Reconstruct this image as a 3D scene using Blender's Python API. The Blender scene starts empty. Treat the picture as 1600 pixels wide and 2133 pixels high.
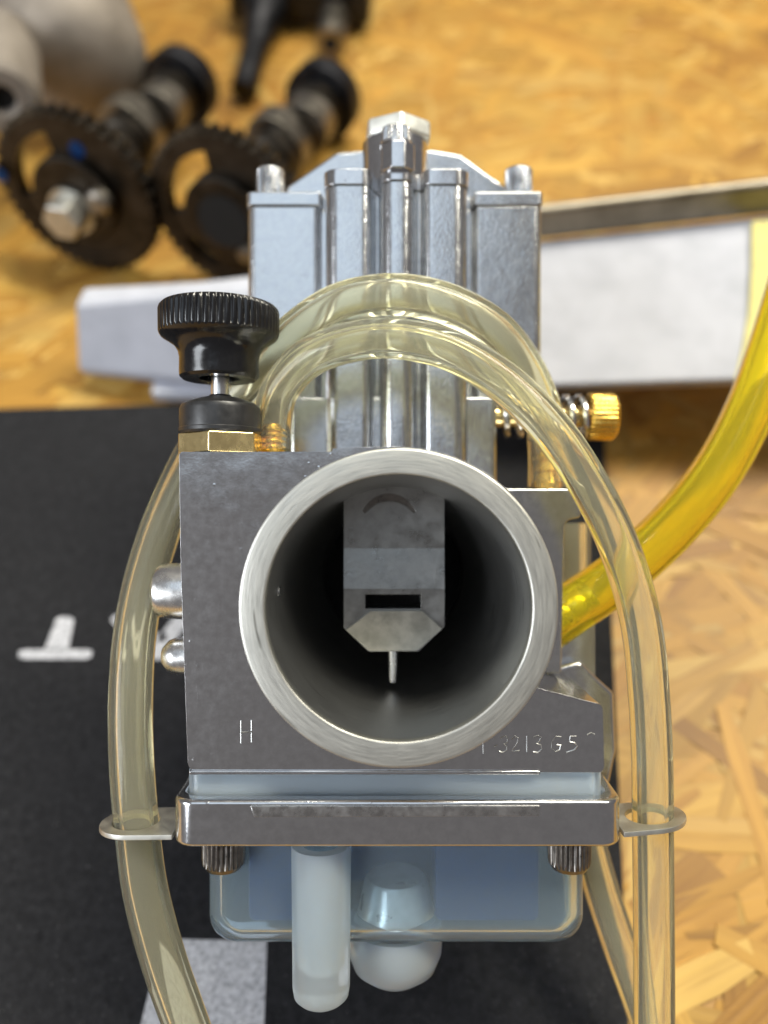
import bpy, bmesh, math, random
from mathutils import Vector, Matrix

random.seed(7)
PI = math.pi
S = 0.001                       # everything below is measured in millimetres
scene = bpy.context.scene
COL = scene.collection

# ------------------------------------------------------------------ camera
PITCH = math.radians(59.0)      # the phone looks down at the bench by 59 degrees
CAM = Vector((0.0, 0.0, 250.0))
FWD = Vector((0, math.cos(PITCH), -math.sin(PITCH)))
UP = Vector((0, math.sin(PITCH), math.cos(PITCH)))
FPX = 1602.0                    # focal length in photo pixels (photo is 1600 wide)
cd = bpy.data.cameras.new('camera')
cam = bpy.data.objects.new('camera', cd)
COL.objects.link(cam)
cam.location = CAM * S
cam.rotation_euler = (PI / 2 - PITCH, 0, 0)
cd.sensor_fit = 'HORIZONTAL'
cd.sensor_width = 36.0
cd.lens = 36.0 * FPX / 1600.0
cd.clip_start = 0.005
cd.clip_end = 20
cd.dof.use_dof = True
cd.dof.focus_distance = 0.163
cd.dof.aperture_fstop = 7.4
scene.camera = cam

# ------------------------------------------------------------------ world, lamps, exposure
w = bpy.data.worlds.new('World')
scene.world = w
w.use_nodes = True
bg = w.node_tree.nodes['Background']
bg.inputs['Color'].default_value = (0.97, 0.92, 0.91, 1)
bg.inputs['Strength'].default_value = 0.20

def area(name, loc, target, sx, sy, power, color):
    d = bpy.data.lights.new(name, 'AREA')
    d.shape = 'RECTANGLE'; d.size = sx; d.size_y = sy
    d.energy = power; d.color = color
    o = bpy.data.objects.new(name, d)
    COL.objects.link(o)
    o.location = loc
    o.rotation_euler = (Vector(target) - Vector(loc)).to_track_quat('-Z', 'Y').to_euler()
    return o
area('ceiling_panel_lamp', (-0.24, -0.06, 1.60), (-0.24, -0.06, 0), 0.78, 0.98, 2.7, (0.70, 0.85, 1.0))
area('left_fill_lamp', (-1.15, -0.55, 0.95), (0.0, 0.1, 0.05), 0.9, 0.6, 20.0, (0.90, 0.95, 1.0))  # added bluish fill from the front left, brightens bowl tube and ring
area('bench_strip_lamp', (0.45, 0.62, 1.22), (0.15, 0.0, 0), 1.1, 0.25, 31.0, (1.0, 0.95, 0.80))

scene.view_settings.view_transform = 'Standard'
scene.view_settings.look = 'None'
scene.view_settings.exposure = 0.0
scene.view_settings.gamma = 1.0
cy = scene.cycles
cy.max_bounces = 16
cy.transmission_bounces = 16
cy.transparent_max_bounces = 16
cy.glossy_bounces = 6
cy.diffuse_bounces = 4
cy.sample_clamp_indirect = 6.0

# ------------------------------------------------------------------ measuring helpers
def pt(px, py, D):
    """camera-aligned coordinates (right, depth, up) in mm of a photo pixel at depth D"""
    return Vector(((px - 800) / FPX * D, D, (1066.5 - py) / FPX * D))
def world(p):
    return CAM + Vector((p[0], 0, 0)) + FWD * p[1] + UP * p[2]
def wp(px, py, D):
    return world(pt(px, py, D))
def ground(px, py, z=0.0):
    """world point (mm) at height z above the bench under a photo pixel"""
    d = FWD + Vector(((px - 800) / FPX, 0, 0)) + UP * ((1066.5 - py) / FPX)
    return CAM + d * ((z - CAM.z) / d.z)
def at_y(px, py, Y):
    d = FWD + Vector(((px - 800) / FPX, 0, 0)) + UP * ((1066.5 - py) / FPX)
    return CAM + d * ((Y - CAM.y) / d.y)

# ------------------------------------------------------------------ mesh helpers (all in mm)
def round_poly(pts, seg=5):
    """polygon of (x, y[, radius]) with rounded corners"""
    out = []
    n = len(pts)
    for i in range(n):
        p = Vector(pts[i][:2]); r = pts[i][2] if len(pts[i]) > 2 else 0
        if r <= 0:
            out.append((p.x, p.y)); continue
        a = Vector(pts[i - 1][:2]) - p; b = Vector(pts[(i + 1) % n][:2]) - p
        la, lb = a.length, b.length
        a.normalize(); b.normalize()
        ang = a.angle(b)
        t = min(r / math.tan(ang / 2), la * 0.49, lb * 0.49)
        r = t * math.tan(ang / 2)
        c = p + (a + b).normalized() * (r / math.sin(ang / 2))
        s = p + a * t - c; e = p + b * t - c
        tot = s.angle_signed(e)
        for k in range(seg + 1):
            th = -tot * k / seg
            v = Vector((s.x * math.cos(th) - s.y * math.sin(th), s.x * math.sin(th) + s.y * math.cos(th)))
            out.append((c.x + v.x, c.y + v.y))
    return out
def circle(cx, cy_, r, n=48, a0=0.0):
    return [(cx + r * math.cos(a0 + 2 * PI * k / n), cy_ + r * math.sin(a0 + 2 * PI * k / n)) for k in range(n)]

class MB:
    """collects shapes; build() links them as ONE mesh object"""
    def __init__(self):
        self.bm = bmesh.new()
    def join(self, b2):
        me = bpy.data.meshes.new('tmp')
        b2.to_mesh(me); b2.free()
        self.bm.from_mesh(me)
        bpy.data.meshes.remove(me)
    def finish(self, b, bevel=0, seg=2, ang=35):
        bmesh.ops.recalc_face_normals(b, faces=b.faces)
        if bevel > 0:
            ed = [e for e in b.edges if len(e.link_faces) == 2 and e.calc_face_angle(0) > math.radians(ang)]
            bmesh.ops.bevel(b, geom=ed, offset=bevel, segments=seg, profile=0.5, affect='EDGES', clamp_overlap=True)
        self.join(b)
    def prism(self, outline, lo, hi, axis='y', holes=(), bevel=0, seg=2, ang=35, f=None):
        """outline in the two other axes: y -> (x, z); z -> (x, depth); x -> (depth, z)"""
        def P(p, h):
            if axis == 'y': v = Vector((p[0], h, p[1]))
            elif axis == 'z': v = Vector((p[0], p[1], h))
            else: v = Vector((h, p[0], p[1]))
            return f(v) if f else v
        b = bmesh.new()
        loops = [outline] + list(holes)
        caps = []
        for h in (lo, hi):
            edges = []; rings = []
            for lp in loops:
                vs = [b.verts.new(P(p, h)) for p in lp]
                rings.append(vs)
                for i in range(len(vs)):
                    edges.append(b.edges.new((vs[i - 1], vs[i])))
            if len(loops) == 1:
                b.faces.new(rings[0])
            else:
                bmesh.ops.triangle_fill(b, use_beauty=True, use_dissolve=False, edges=edges)
            caps.append(rings)
        for r0, r1 in zip(*caps):
            for i in range(len(r0)):
                b.faces.new((r0[i - 1], r0[i], r1[i], r1[i - 1]))
        self.finish(b, bevel, seg, ang)
        return self
    def box(self, x0, x1, y0, y1, z0, z1, bevel=0, seg=2):
        return self.prism([(x0, z0), (x1, z0), (x1, z1), (x0, z1)], y0, y1, 'y', bevel=bevel, seg=seg)
    def lathe(self, prof, c=(0, 0, 0), axis='z', n=48, knurl=None, a0=0.0, close=True):
        """prof: (r, h[, knurled]) rows; knurl = (count, depth)"""
        b = bmesh.new()
        rows = []
        for row in prof:
            r, h = row[0], row[1]
            k = len(row) > 2 and row[2]
            if r < 1e-6:
                rows.append([None, h]); continue
            vs = []
            for i in range(n):
                a = a0 + 2 * PI * i / n
                rr = r
                if k and knurl:
                    rr = r - knurl[1] * (0.5 - 0.5 * math.cos(a * knurl[0])) ** 1.6
                vs.append((rr * math.cos(a), rr * math.sin(a), h))
            rows.append([vs, h])
        def M(v):
            if axis == 'z': q = (v[0], v[1], v[2])
            elif axis == 'y': q = (v[0], v[2], v[1])
            else: q = (v[2], v[0], v[1])
            return Vector(q) + Vector(c)
        bv = []
        for vs, h in rows:
            if vs is None: bv.append([b.verts.new(M((0, 0, h)))])
            else: bv.append([b.verts.new(M(v)) for v in vs])
        for j in range(len(bv) - 1):
            A, B = bv[j], bv[j + 1]
            for i in range(n):
                k = (i + 1) % n
                if len(A) == 1 and len(B) == 1: break
                if len(A) == 1: b.faces.new((A[0], B[k], B[i]))
                elif len(B) == 1: b.faces.new((A[i], A[k], B[0]))
                else: b.faces.new((A[i], A[k], B[k], B[i]))
        bmesh.ops.recalc_face_normals(b, faces=b.faces)
        self.join(b)
        return self
    def tube(self, pts, r, n=10, caps=True, inner=None):
        """swept tube along points; inner radius makes it a hose with a bore"""
        P = [Vector(p) for p in pts]
        T = []
        for i in range(len(P)):
            T.append((P[min(i + 1, len(P) - 1)] - P[max(i - 1, 0)]).normalized())
        u = T[0].orthogonal().normalized()
        b = bmesh.new()
        R = r if isinstance(r, (list, tuple)) else [r] * len(P)
        outer = []; inn = []
        for i, p in enumerate(P):
            u = (u - T[i] * u.dot(T[i])).normalized()
            v = T[i].cross(u)
            ring = lambda q: [b.verts.new(p + (u * math.cos(2 * PI * k / n) + v * math.sin(2 * PI * k / n)) * q) for k in range(n)]
            outer.append(ring(R[i]))
            if inner: inn.append(ring(inner))
        def skin(rs):
            for A, B in zip(rs, rs[1:]):
                for i in range(n):
                    k = (i + 1) % n
                    b.faces.new((A[i], A[k], B[k], B[i]))
        skin(outer)
        if inner:
            skin(inn)
            for e in (0, -1):
                for i in range(n):
                    k = (i + 1) % n
                    b.faces.new((outer[e][i], outer[e][k], inn[e][k], inn[e][i]))
        elif caps:
            b.faces.new(outer[0]); b.faces.new(outer[-1])
        bmesh.ops.recalc_face_normals(b, faces=b.faces)
        self.join(b)
        return self
    def build(self, name, mat, parent=None, origin=(0, 0, 0), sharp=32, wn=True):
        b = self.bm
        o3 = Vector(origin)
        for v in b.verts: v.co = (v.co - o3) * S
        ca = math.radians(sharp)
        for fc in b.faces: fc.smooth = True
        for e in b.edges:
            if len(e.link_faces) == 2 and e.calc_face_angle(0) > ca: e.smooth = False
        me = bpy.data.meshes.new(name)
        b.to_mesh(me); b.free()
        me.materials.append(mat)
        o = bpy.data.objects.new(name, me)
        COL.objects.link(o)
        if parent is not None:
            o.parent = parent
        else:
            o.location = o3 * S
        if wn:
            m = o.modifiers.new('weighted_normal', 'WEIGHTED_NORMAL'); m.keep_sharp = True
        return o

def spline(pts, step=2.0):
    """Catmull-Rom through points, resampled about every `step` mm"""
    P = [Vector(p) for p in pts]
    P = [P[0] * 2 - P[1]] + P + [P[-1] * 2 - P[-2]]
    out = []
    for i in range(1, len(P) - 2):
        p0, p1, p2, p3 = P[i - 1:i + 3]
        k = max(2, int((p2 - p1).length / step))
        for j in range(k):
            t = j / k
            out.append(0.5 * ((2 * p1) + (p2 - p0) * t + (2 * p0 - 5 * p1 + 4 * p2 - p3) * t * t + (3 * p1 - p0 - 3 * p2 + p3) * t ** 3))
    out.append(P[-2])
    return out

def tag(o, label=None, cat=None, group=None, kind=None):
    if label: o['label'] = label
    if cat: o['category'] = cat
    if group: o['group'] = group
    if kind: o['kind'] = kind
    return o
def empty(name, loc, rot=None):
    o = bpy.data.objects.new(name, None)
    COL.objects.link(o)
    o.empty_display_size = 0.01
    o.location = Vector(loc) * S
    if rot is not None: o.rotation_euler = rot
    return o
def copy_part(o, parent, delta=(0, 0, 0), name=None):
    c = o.copy(); COL.objects.link(c); c.parent = parent
    c.location = o.location + Vector(delta) * S
    if name: c.name = name
    for ch in list(o.children):
        copy_part(ch, c)
    return c

# ------------------------------------------------------------------ materials
class NT:
    def __init__(self, name):
        self.m = bpy.data.materials.new(name); self.m.use_nodes = True
        self.t = self.m.node_tree; self.n = self.t.nodes; self.l = self.t.links
        self.b = self.n['Principled BSDF']; self.out = self.n['Material Output']
    def new(self, t, **kw):
        x = self.n.new(t)
        for k, v in kw.items(): setattr(x, k, v)
        return x
    def link(self, a, b): self.l.new(a, b)
    def set(self, **kw):
        for k, v in kw.items():
            self.b.inputs[k.replace('_', ' ')].default_value = v
        return self
    def coord(self, out='Object', scale=(1, 1, 1), loc=(0, 0, 0), rot=(0, 0, 0)):
        tc = self.new('ShaderNodeTexCoord'); mp = self.new('ShaderNodeMapping')
        mp.inputs['Scale'].default_value = scale; mp.inputs['Location'].default_value = loc
        mp.inputs['Rotation'].default_value = rot
        self.link(tc.outputs[out], mp.inputs['Vector'])
        return mp.outputs['Vector']
    def noise(self, vec, scale, detail=4, rough=0.6, dist=0):
        x = self.new('ShaderNodeTexNoise')
        x.inputs['Scale'].default_value = scale; x.inputs['Detail'].default_value = detail
        x.inputs['Roughness'].default_value = rough; x.inputs['Distortion'].default_value = dist
        self.link(vec, x.inputs['Vector'])
        return x.outputs['Fac']
    def ramp(self, fac, stops):
        x = self.new('ShaderNodeValToRGB'); e = x.color_ramp.elements
        while len(e) < len(stops): e.new(0.5)
        for el, (p, c) in zip(e, stops):
            el.position = p; el.color = c if len(c) == 4 else (*c, 1)
        self.link(fac, x.inputs['Fac'])
        return x.outputs['Color']
    def range(self, fac, lo, hi, a=0.3, b=0.7):
        x = self.new('ShaderNodeMapRange')
        x.inputs['From Min'].default_value = a; x.inputs['From Max'].default_value = b
        x.inputs['To Min'].default_value = lo; x.inputs['To Max'].default_value = hi
        self.link(fac, x.inputs['Value'])
        return x.outputs['Result']
    def bump(self, h, strength, dist=0.0002, prev=None):
        x = self.new('ShaderNodeBump')
        x.inputs['Strength'].default_value = strength; x.inputs['Distance'].default_value = dist
        self.link(h, x.inputs['Height'])
        if prev is not None: self.link(prev, x.inputs['Normal'])
        return x.outputs['Normal']
    def mix(self, fac, a, b):
        x = self.new('ShaderNodeMix', data_type='RGBA')
        if isinstance(fac, float): x.inputs[0].default_value = fac
        else: self.link(fac, x.inputs[0])
        for s, v in ((6, a), (7, b)):
            if isinstance(v, tuple): x.inputs[s].default_value = (*v, 1)
            else: self.link(v, x.inputs[s])
        return x.outputs[2]

def metal(name, base, dark, rough=(0.2, 0.4), bump=0.15, bscale=900, mott=140, scratch=True, wave=0.0):
    m = NT(name)
    v = m.coord()
    n1 = m.noise(v, mott, 5, 0.65)
    n2 = m.noise(v, bscale, 3, 0.6)
    m.link(m.ramp(n1, [(0.32, dark), (0.62, base)]), m.b.inputs['Base Color'])
    m.link(m.range(n1, rough[0], rough[1]), m.b.inputs['Roughness'])
    pre = m.bump(m.noise(v, 75, 2, 0.5), wave, 0.0012) if wave else None
    nrm = m.bump(n2, bump, 0.00012, pre)
    if scratch:
        vs = m.coord(scale=(1, 1, 0.08), rot=(0.3, 0.2, 0.6))
        ns = m.noise(vs, 1400, 2, 0.5)
        sc = m.ramp(ns, [(0.66, (0, 0, 0)), (0.72, (1, 1, 1))])
        nrm = m.bump(sc, bump * 0.6, 0.0001, nrm)
    if wave and scratch:
        vo = m.new('ShaderNodeTexVoronoi'); vo.inputs['Scale'].default_value = 420
        m.link(m.coord(rot=(0.2, 0.5, 0.1)), vo.inputs['Vector'])
        gate = m.noise(v, 60, 3, 0.6)
        pit = m.new('ShaderNodeMath', operation='MULTIPLY')
        m.link(m.ramp(vo.outputs['Distance'], [(0.06, (1, 1, 1)), (0.16, (0, 0, 0))]), pit.inputs[0])
        m.link(m.ramp(gate, [(0.50, (0, 0, 0)), (0.66, (1, 1, 1))]), pit.inputs[1])
        nrm = m.bump(pit.outputs[0], 0.30, 0.00022, nrm)
    m.link(nrm, m.b.inputs['Normal'])
    m.set(Metallic=1.0)
    return m.m
M = {}
M['cast'] = metal('polished_cast_zinc', (0.62, 0.62, 0.63), (0.57, 0.57, 0.58), (0.15, 0.21), 0.11, 1500, 500, True, 0.24)
M['housing'] = metal('sandblasted_housing', (0.62, 0.63, 0.64), (0.56, 0.57, 0.59), (0.15, 0.24), 0.60, 1700, 500, False, 0.22)
M['nickel'] = metal('creamy_plated_nut', (0.86, 0.86, 0.80), (0.74, 0.75, 0.70), (0.35, 0.5), 0.1, 900, 300, False)
M['nickel'].node_tree.nodes['Principled BSDF'].inputs['Metallic'].default_value = 0.8
M['steel'] = metal('zinc_plated_steel', (0.72, 0.72, 0.72), (0.55, 0.55, 0.56), (0.15, 0.3), 0.12, 1200, 300, False)
M['chrome'] = metal('bright_plug', (0.85, 0.84, 0.82), (0.7, 0.7, 0.7), (0.22, 0.34), 0.25, 500, 300, False)
M['darksteel'] = metal('dull_screw', (0.24, 0.22, 0.20), (0.14, 0.13, 0.12), (0.25, 0.4), 0.2, 900, 500, False)
M['tab'] = metal('dull_sheet_steel', (0.62, 0.61, 0.56), (0.50, 0.49, 0.45), (0.42, 0.55), 0.2, 1200, 300, False)
M['brass'] = metal('brass', (0.86, 0.70, 0.36), (0.80, 0.64, 0.31), (0.20, 0.32), 0.14, 900, 200)
M['gold'] = metal('golden_brass', (0.88, 0.58, 0.14), (0.72, 0.44, 0.08), (0.2, 0.34), 0.1, 900, 300, False)
M['slide'] = metal('dull_slide', (0.35, 0.35, 0.34), (0.26, 0.26, 0.25), (0.24, 0.42), 0.3, 900, 260)
M['slidelip'] = metal('machined_slide_lip', (0.52, 0.51, 0.46), (0.36, 0.36, 0.32), (0.28, 0.42), 0.25, 900, 220)
M['oily'] = metal('oily_dark_steel', (0.060, 0.050, 0.040), (0.022, 0.020, 0.017), (0.32, 0.55), 0.4, 300, 120, False)
M['blacksteel'] = metal('blackened_steel', (0.05, 0.05, 0.055), (0.025, 0.025, 0.028), (0.35, 0.55), 0.3, 300, 120, False)
M['wornsteel'] = metal('worn_steel', (0.30, 0.27, 0.23), (0.16, 0.145, 0.12), (0.3, 0.5), 0.3, 300, 100, False)
M['brightcone'] = metal('pale_jet_metal', (0.88, 0.84, 0.78), (0.7, 0.66, 0.6), (0.25, 0.4), 0.1, 500, 200, False)
M['brightcone'].node_tree.nodes['Principled BSDF'].inputs['Metallic'].default_value = 0.5
M['boltsteel'] = metal('satin_bolt_steel', (0.55, 0.54, 0.50), (0.38, 0.37, 0.34), (0.36, 0.5), 0.2, 600, 200, False)
M['rust'] = metal('dull_brown_steel', (0.28, 0.25, 0.20), (0.14, 0.12, 0.09), (0.35, 0.55), 0.4, 200, 50, False)
M['bluesteel'] = metal('blue_paint_mark', (0.02, 0.07, 0.25), (0.015, 0.05, 0.2), (0.4, 0.6), 0.1, 300, 100, False)
M['alu'] = metal('dull_aluminium', (0.34, 0.30, 0.26), (0.23, 0.20, 0.17), (0.62, 0.8), 0.3, 300, 60, False)
M['alu'].node_tree.nodes['Principled BSDF'].inputs['Metallic'].default_value = 0.6

def turned(name, cx, cz, base, dark, rough=(0.3, 0.5), radial=True):
    """metal cut on a lathe: fine circular tool marks about a centre given in object space"""
    m = NT(name)
    tc = m.new('ShaderNodeTexCoord')
    sub = m.new('ShaderNodeVectorMath', operation='SUBTRACT'); sub.inputs[1].default_value = (cx * S, 0, cz * S)
    m.link(tc.outputs['Object'], sub.inputs[0])
    sx = m.new('ShaderNodeSeparateXYZ'); m.link(sub.outputs[0], sx.inputs[0])
    cmb = m.new('ShaderNodeCombineXYZ'); m.link(sx.outputs['X'], cmb.inputs['X']); m.link(sx.outputs['Z'], cmb.inputs['Z'])
    ln = m.new('ShaderNodeVectorMath', operation='LENGTH'); m.link(cmb.outputs[0], ln.inputs[0])
    at = m.new('ShaderNodeMath', operation='ARCTAN2'); m.link(sx.outputs['X'], at.inputs[0]); m.link(sx.outputs['Z'], at.inputs[1])
    mu = m.new('ShaderNodeMath', operation='MULTIPLY'); m.link(at.outputs[0], mu.inputs[0]); mu.inputs[1].default_value = 0.0016
    c2 = m.new('ShaderNodeCombineXYZ')
    m.link(ln.outputs['Value'], c2.inputs['X']); m.link(mu.outputs[0], c2.inputs['Y']); m.link(sx.outputs['Y'], c2.inputs['Z'])
    n1 = m.noise(c2.outputs[0], 2600, 5, 0.7)
    n2 = m.noise(tc.outputs['Object'], 130, 4, 0.6)
    n3 = m.noise(c2.outputs[0], 900, 3, 0.6)
    c = m.mix(n2, m.ramp(n1, [(0.3, dark), (0.6, base)]), base)
    pit = m.ramp(n3, [(0.27, (0.30, 0.29, 0.27)), (0.33, (1, 1, 1))])
    mm = m.new('ShaderNodeMix', data_type='RGBA', blend_type='MULTIPLY'); mm.inputs[0].default_value = 0.7
    m.link(c, mm.inputs[6]); m.link(pit, mm.inputs[7])
    m.link(mm.outputs[2], m.b.inputs['Base Color'])
    m.link(m.range(n1, rough[0], rough[1]), m.b.inputs['Roughness'])
    m.link(m.bump(n1, 0.35, 0.00012), m.b.inputs['Normal'])
    m.set(Metallic=1.0)
    return m.m

def black_plastic(name, col, r0, r1):
    m = NT(name); v = m.coord()
    n = m.noise(v, 500, 5, 0.65); n2 = m.noise(v, 2500, 2)
    m.link(m.ramp(n, [(0.3, col), (0.75, tuple(c * 1.8 for c in col))]), m.b.inputs['Base Color'])
    m.link(m.range(n, r0, r1), m.b.inputs['Roughness'])
    sp = m.ramp(n2, [(0.70, (0, 0, 0)), (0.76, (1, 1, 1))])
    m.link(m.bump(sp, 0.25, 0.0001, m.bump(n, 0.15, 0.0002)), m.b.inputs['Normal'])
    return m.m
M['black'] = black_plastic('black_bakelite', (0.006, 0.006, 0.007), 0.12, 0.24)
M['rubber'] = black_plastic('black_rubber_cap', (0.016, 0.016, 0.017), 0.28, 0.42)

def clear(name, col, trans, rough, ior, milk, depth=None, density=0):
    """clear or cloudy plastic: rough refraction with some milkiness, light absorbed in its depth"""
    m = NT(name)
    v = m.coord(); n = m.noise(v, 160, 3); 
    m.set(Base_Color=(*col, 1), Transmission_Weight=trans, IOR=ior)
    m.link(m.range(n, rough * 0.6, rough * 1.5), m.b.inputs['Roughness'])
    m.link(m.bump(n, 0.06, 0.0003), m.b.inputs['Normal'])
    if milk > 0:
        t1 = m.new('ShaderNodeBsdfTranslucent'); t1.inputs['Color'].default_value = (*col, 1)
        t2 = m.new('ShaderNodeBsdfDiffuse'); t2.inputs['Color'].default_value = (*col, 1)
        tr = m.new('ShaderNodeMixShader'); tr.inputs[0].default_value = 0.5
        m.link(t1.outputs[0], tr.inputs[1]); m.link(t2.outputs[0], tr.inputs[2])
        mx = m.new('ShaderNodeMixShader'); mx.inputs[0].default_value = milk
        m.link(m.b.outputs[0], mx.inputs[1]); m.link(tr.outputs[0], mx.inputs[2])
        m.link(mx.outputs[0], m.out.inputs['Surface'])
    if density:
        va = m.new('ShaderNodeVolumeAbsorption')
        va.inputs['Color'].default_value = (*depth, 1); va.inputs['Density'].default_value = density
        m.link(va.outputs[0], m.out.inputs['Volume'])
    return m.m
M['hose'] = clear('clear_pvc_hose', (0.97, 0.95, 0.82), 0.96, 0.06, 1.27, 0.05, (0.93, 0.89, 0.45), 66)
M['fuel'] = clear('yellow_fuel_hose', (0.98, 0.94, 0.08), 0.92, 0.05, 1.40, 0.10, (0.98, 0.86, 0.01), 260)
M['bowl'] = clear('milky_bowl_plastic', (0.76, 0.90, 0.99), 0.95, 0.07, 1.30, 0.07, (0.75, 0.88, 1.0), 20)
M['milk'] = clear('milky_tube_plastic', (0.90, 0.97, 1.0), 0.93, 0.08, 1.33, 0.27, (0.85, 0.93, 1.0), 20)
M['float'] = black_plastic('navy_float', (0.008, 0.026, 0.085), 0.3, 0.5)

def mat_felt():
    m = NT('black_felt_mat'); v = m.coord()
    n = m.noise(v, 420, 6, 0.75); n2 = m.noise(v, 60, 4, 0.6); n3 = m.noise(v, 1500, 3, 0.7)
    c = m.ramp(n, [(0.34, (0.009, 0.009, 0.010)), (0.7, (0.040, 0.040, 0.044))])
    lint = m.ramp(m.noise(m.coord(scale=(1, 0.5, 1)), 1700, 2, 0.5), [(0.69, (0, 0, 0)), (0.76, (1, 1, 1))])
    m.link(m.mix(lint, m.mix(n2, c, (0.019, 0.019, 0.021)), (0.12, 0.12, 0.125)), m.b.inputs['Base Color'])
    m.link(m.bump(n3, 0.8, 0.0006, m.bump(n, 0.5, 0.0008)), m.b.inputs['Normal'])
    m.set(Roughness=0.95); m.b.inputs['Specular IOR Level'].default_value = 0.15
    return m.m
M['felt'] = mat_felt()
def mat_print():
    m = NT('white_print_on_felt'); v = m.coord()
    n = m.noise(v, 700, 5, 0.75); n2 = m.noise(v, 90, 4)
    c = m.ramp(n, [(0.30, (0.16, 0.16, 0.18)), (0.50, (0.50, 0.50, 0.53)), (0.72, (0.72, 0.72, 0.75))])
    m.link(c, m.b.inputs['Base Color'])
    m.link(m.bump(n, 0.7, 0.0006), m.b.inputs['Normal'])
    m.set(Roughness=0.9)
    return m.m
M['print'] = mat_print()
def mat_white():
    m = NT('white_paint'); v = m.coord()
    n = m.noise(v, 60, 5, 0.6)
    m.link(m.ramp(n, [(0.25, (0.40, 0.41, 0.46)), (0.6, (0.49, 0.50, 0.56))]), m.b.inputs['Base Color'])
    m.link(m.bump(m.noise(v, 900, 2), 0.1, 0.0002), m.b.inputs['Normal'])
    m.set(Roughness=0.62); m.b.inputs['Specular IOR Level'].default_value = 0.2
    return m.m
M['white'] = mat_white()
def mat_wood(attr):
    m = NT('osb_strand' if attr else 'osb_board')
    if attr:
        a = m.new('ShaderNodeVertexColor'); a.layer_name = 'strand_colour'
        uv = m.new('ShaderNodeUVMap'); uv.uv_map = 'grain'
        mp = m.new('ShaderNodeMapping'); mp.inputs['Scale'].default_value = (18, 420, 1)
        m.link(uv.outputs[0], mp.inputs['Vector'])
        g = m.noise(mp.outputs[0], 1.0, 5, 0.65, 0.4)
        v2 = m.coord(); blot = m.noise(v2, 35, 4)
        g2 = m.ramp(g, [(0.25, (0.66, 0.58, 0.44)), (0.50, (1, 1, 1)), (0.8, (1.10, 1.12, 1.12))])
        mx = m.new('ShaderNodeMix', data_type='RGBA', blend_type='MULTIPLY'); mx.inputs[0].default_value = 1.0
        m.link(a.outputs['Color'], mx.inputs[6]); m.link(g2, mx.inputs[7])
        m.link(mx.outputs[2], m.b.inputs['Base Color'])
        m.link(m.bump(g, 0.35, 0.0004), m.b.inputs['Normal'])
        m.set(Roughness=0.52)
    else:
        n = m.noise(m.coord(scale=(1, 3, 1)), 90, 5)
        m.link(m.ramp(n, [(0.3, (0.36, 0.20, 0.06)), (0.7, (0.55, 0.33, 0.11))]), m.b.inputs['Base Color'])
        m.set(Roughness=0.6)
    return m.m
M['board'] = mat_wood(False)
M['strand'] = mat_wood(True)
def plain(name, col, rough, metallic=0.0):
    m = NT(name); v = m.coord(); n = m.noise(v, 200, 3)
    m.link(m.ramp(n, [(0.3, tuple(c * 0.8 for c in col)), (0.7, col)]), m.b.inputs['Base Color'])
    m.set(Roughness=rough, Metallic=metallic)
    return m.m
M['recess_shade'] = plain('dark_recess', (0.006, 0.006, 0.006), 0.9)  # near-black colour standing in for the shade inside holes and slots

# ------------------------------------------------------------------ the bench top of OSB
board = MB().box(-900, 900, -500, 1400, -18, -1.2).build('bench_top', M['board'], wn=False)
tag(board, kind='structure')

def flake_bm(b, c, L, W, ang, z, tilt, col, colour_layer, uvl, seed):
    rnd = random.Random(seed)
    n = 5
    top = []
    for i in range(n + 1):
        s = -L / 2 + L * i / n
        top.append((s + rnd.uniform(-1, 1) * L * 0.02, W / 2 * (1 + rnd.uniform(-0.22, 0.12)) * (0.55 + rnd.random() * 0.4 if i in (0, n) else 1)))
    bot = []
    for i in range(n + 1):
        s = L / 2 - L * i / n
        bot.append((s + rnd.uniform(-1, 1) * L * 0.02, -W / 2 * (1 + rnd.uniform(-0.22, 0.12)) * (0.55 + rnd.random() * 0.4 if i in (0, n) else 1)))
    ca, sa = math.cos(ang), math.sin(ang)
    ou, ov = rnd.uniform(0, 9), rnd.uniform(0, 9)
    vt = []; vb = []; uvs = []
    for (x, y) in top + bot:
        X = c[0] + x * ca - y * sa; Y = c[1] + x * sa + y * ca
        zz = z + tilt[0] * x + tilt[1] * y
        vt.append(b.verts.new((X, Y, zz))); vb.append(b.verts.new((X, Y, zz - 0.9)))
        uvs.append((ou + x * S * 1.0, ov + y * S))
    fs = [b.faces.new(vt[::-1])]
    k = len(vt)
    for i in range(k):
        fs.append(b.faces.new((vt[i - 1], vt[i], vb[i], vb[i - 1])))
    uvd = {}
    for v, u in zip(vt, uvs): uvd[v] = u
    for v, u in zip(vb, uvs): uvd[v] = u
    for fc in fs:
        for lp in fc.loops:
            lp[colour_layer] = (*col, 1.0)
            lp[uvl].uv = uvd[lp.vert]

def flake_mesh(name, specs, origin):
    b = bmesh.new()
    cl = b.loops.layers.color.new('strand_colour')
    uvl = b.loops.layers.uv.new('grain')
    for sp in specs: flake_bm(b, *sp[:6], sp[6], cl, uvl, sp[7])
    bmesh.ops.recalc_face_normals(b, faces=b.faces)
    o3 = Vector(origin)
    for v in b.verts: v.co = (v.co - o3) * S
    me = bpy.data.meshes.new(name); b.to_mesh(me); b.free()
    me.materials.append(M['strand'])
    o = bpy.data.objects.new(name, me); COL.objects.link(o)
    o.parent = board; o.location = o3 * S
    return o

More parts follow.
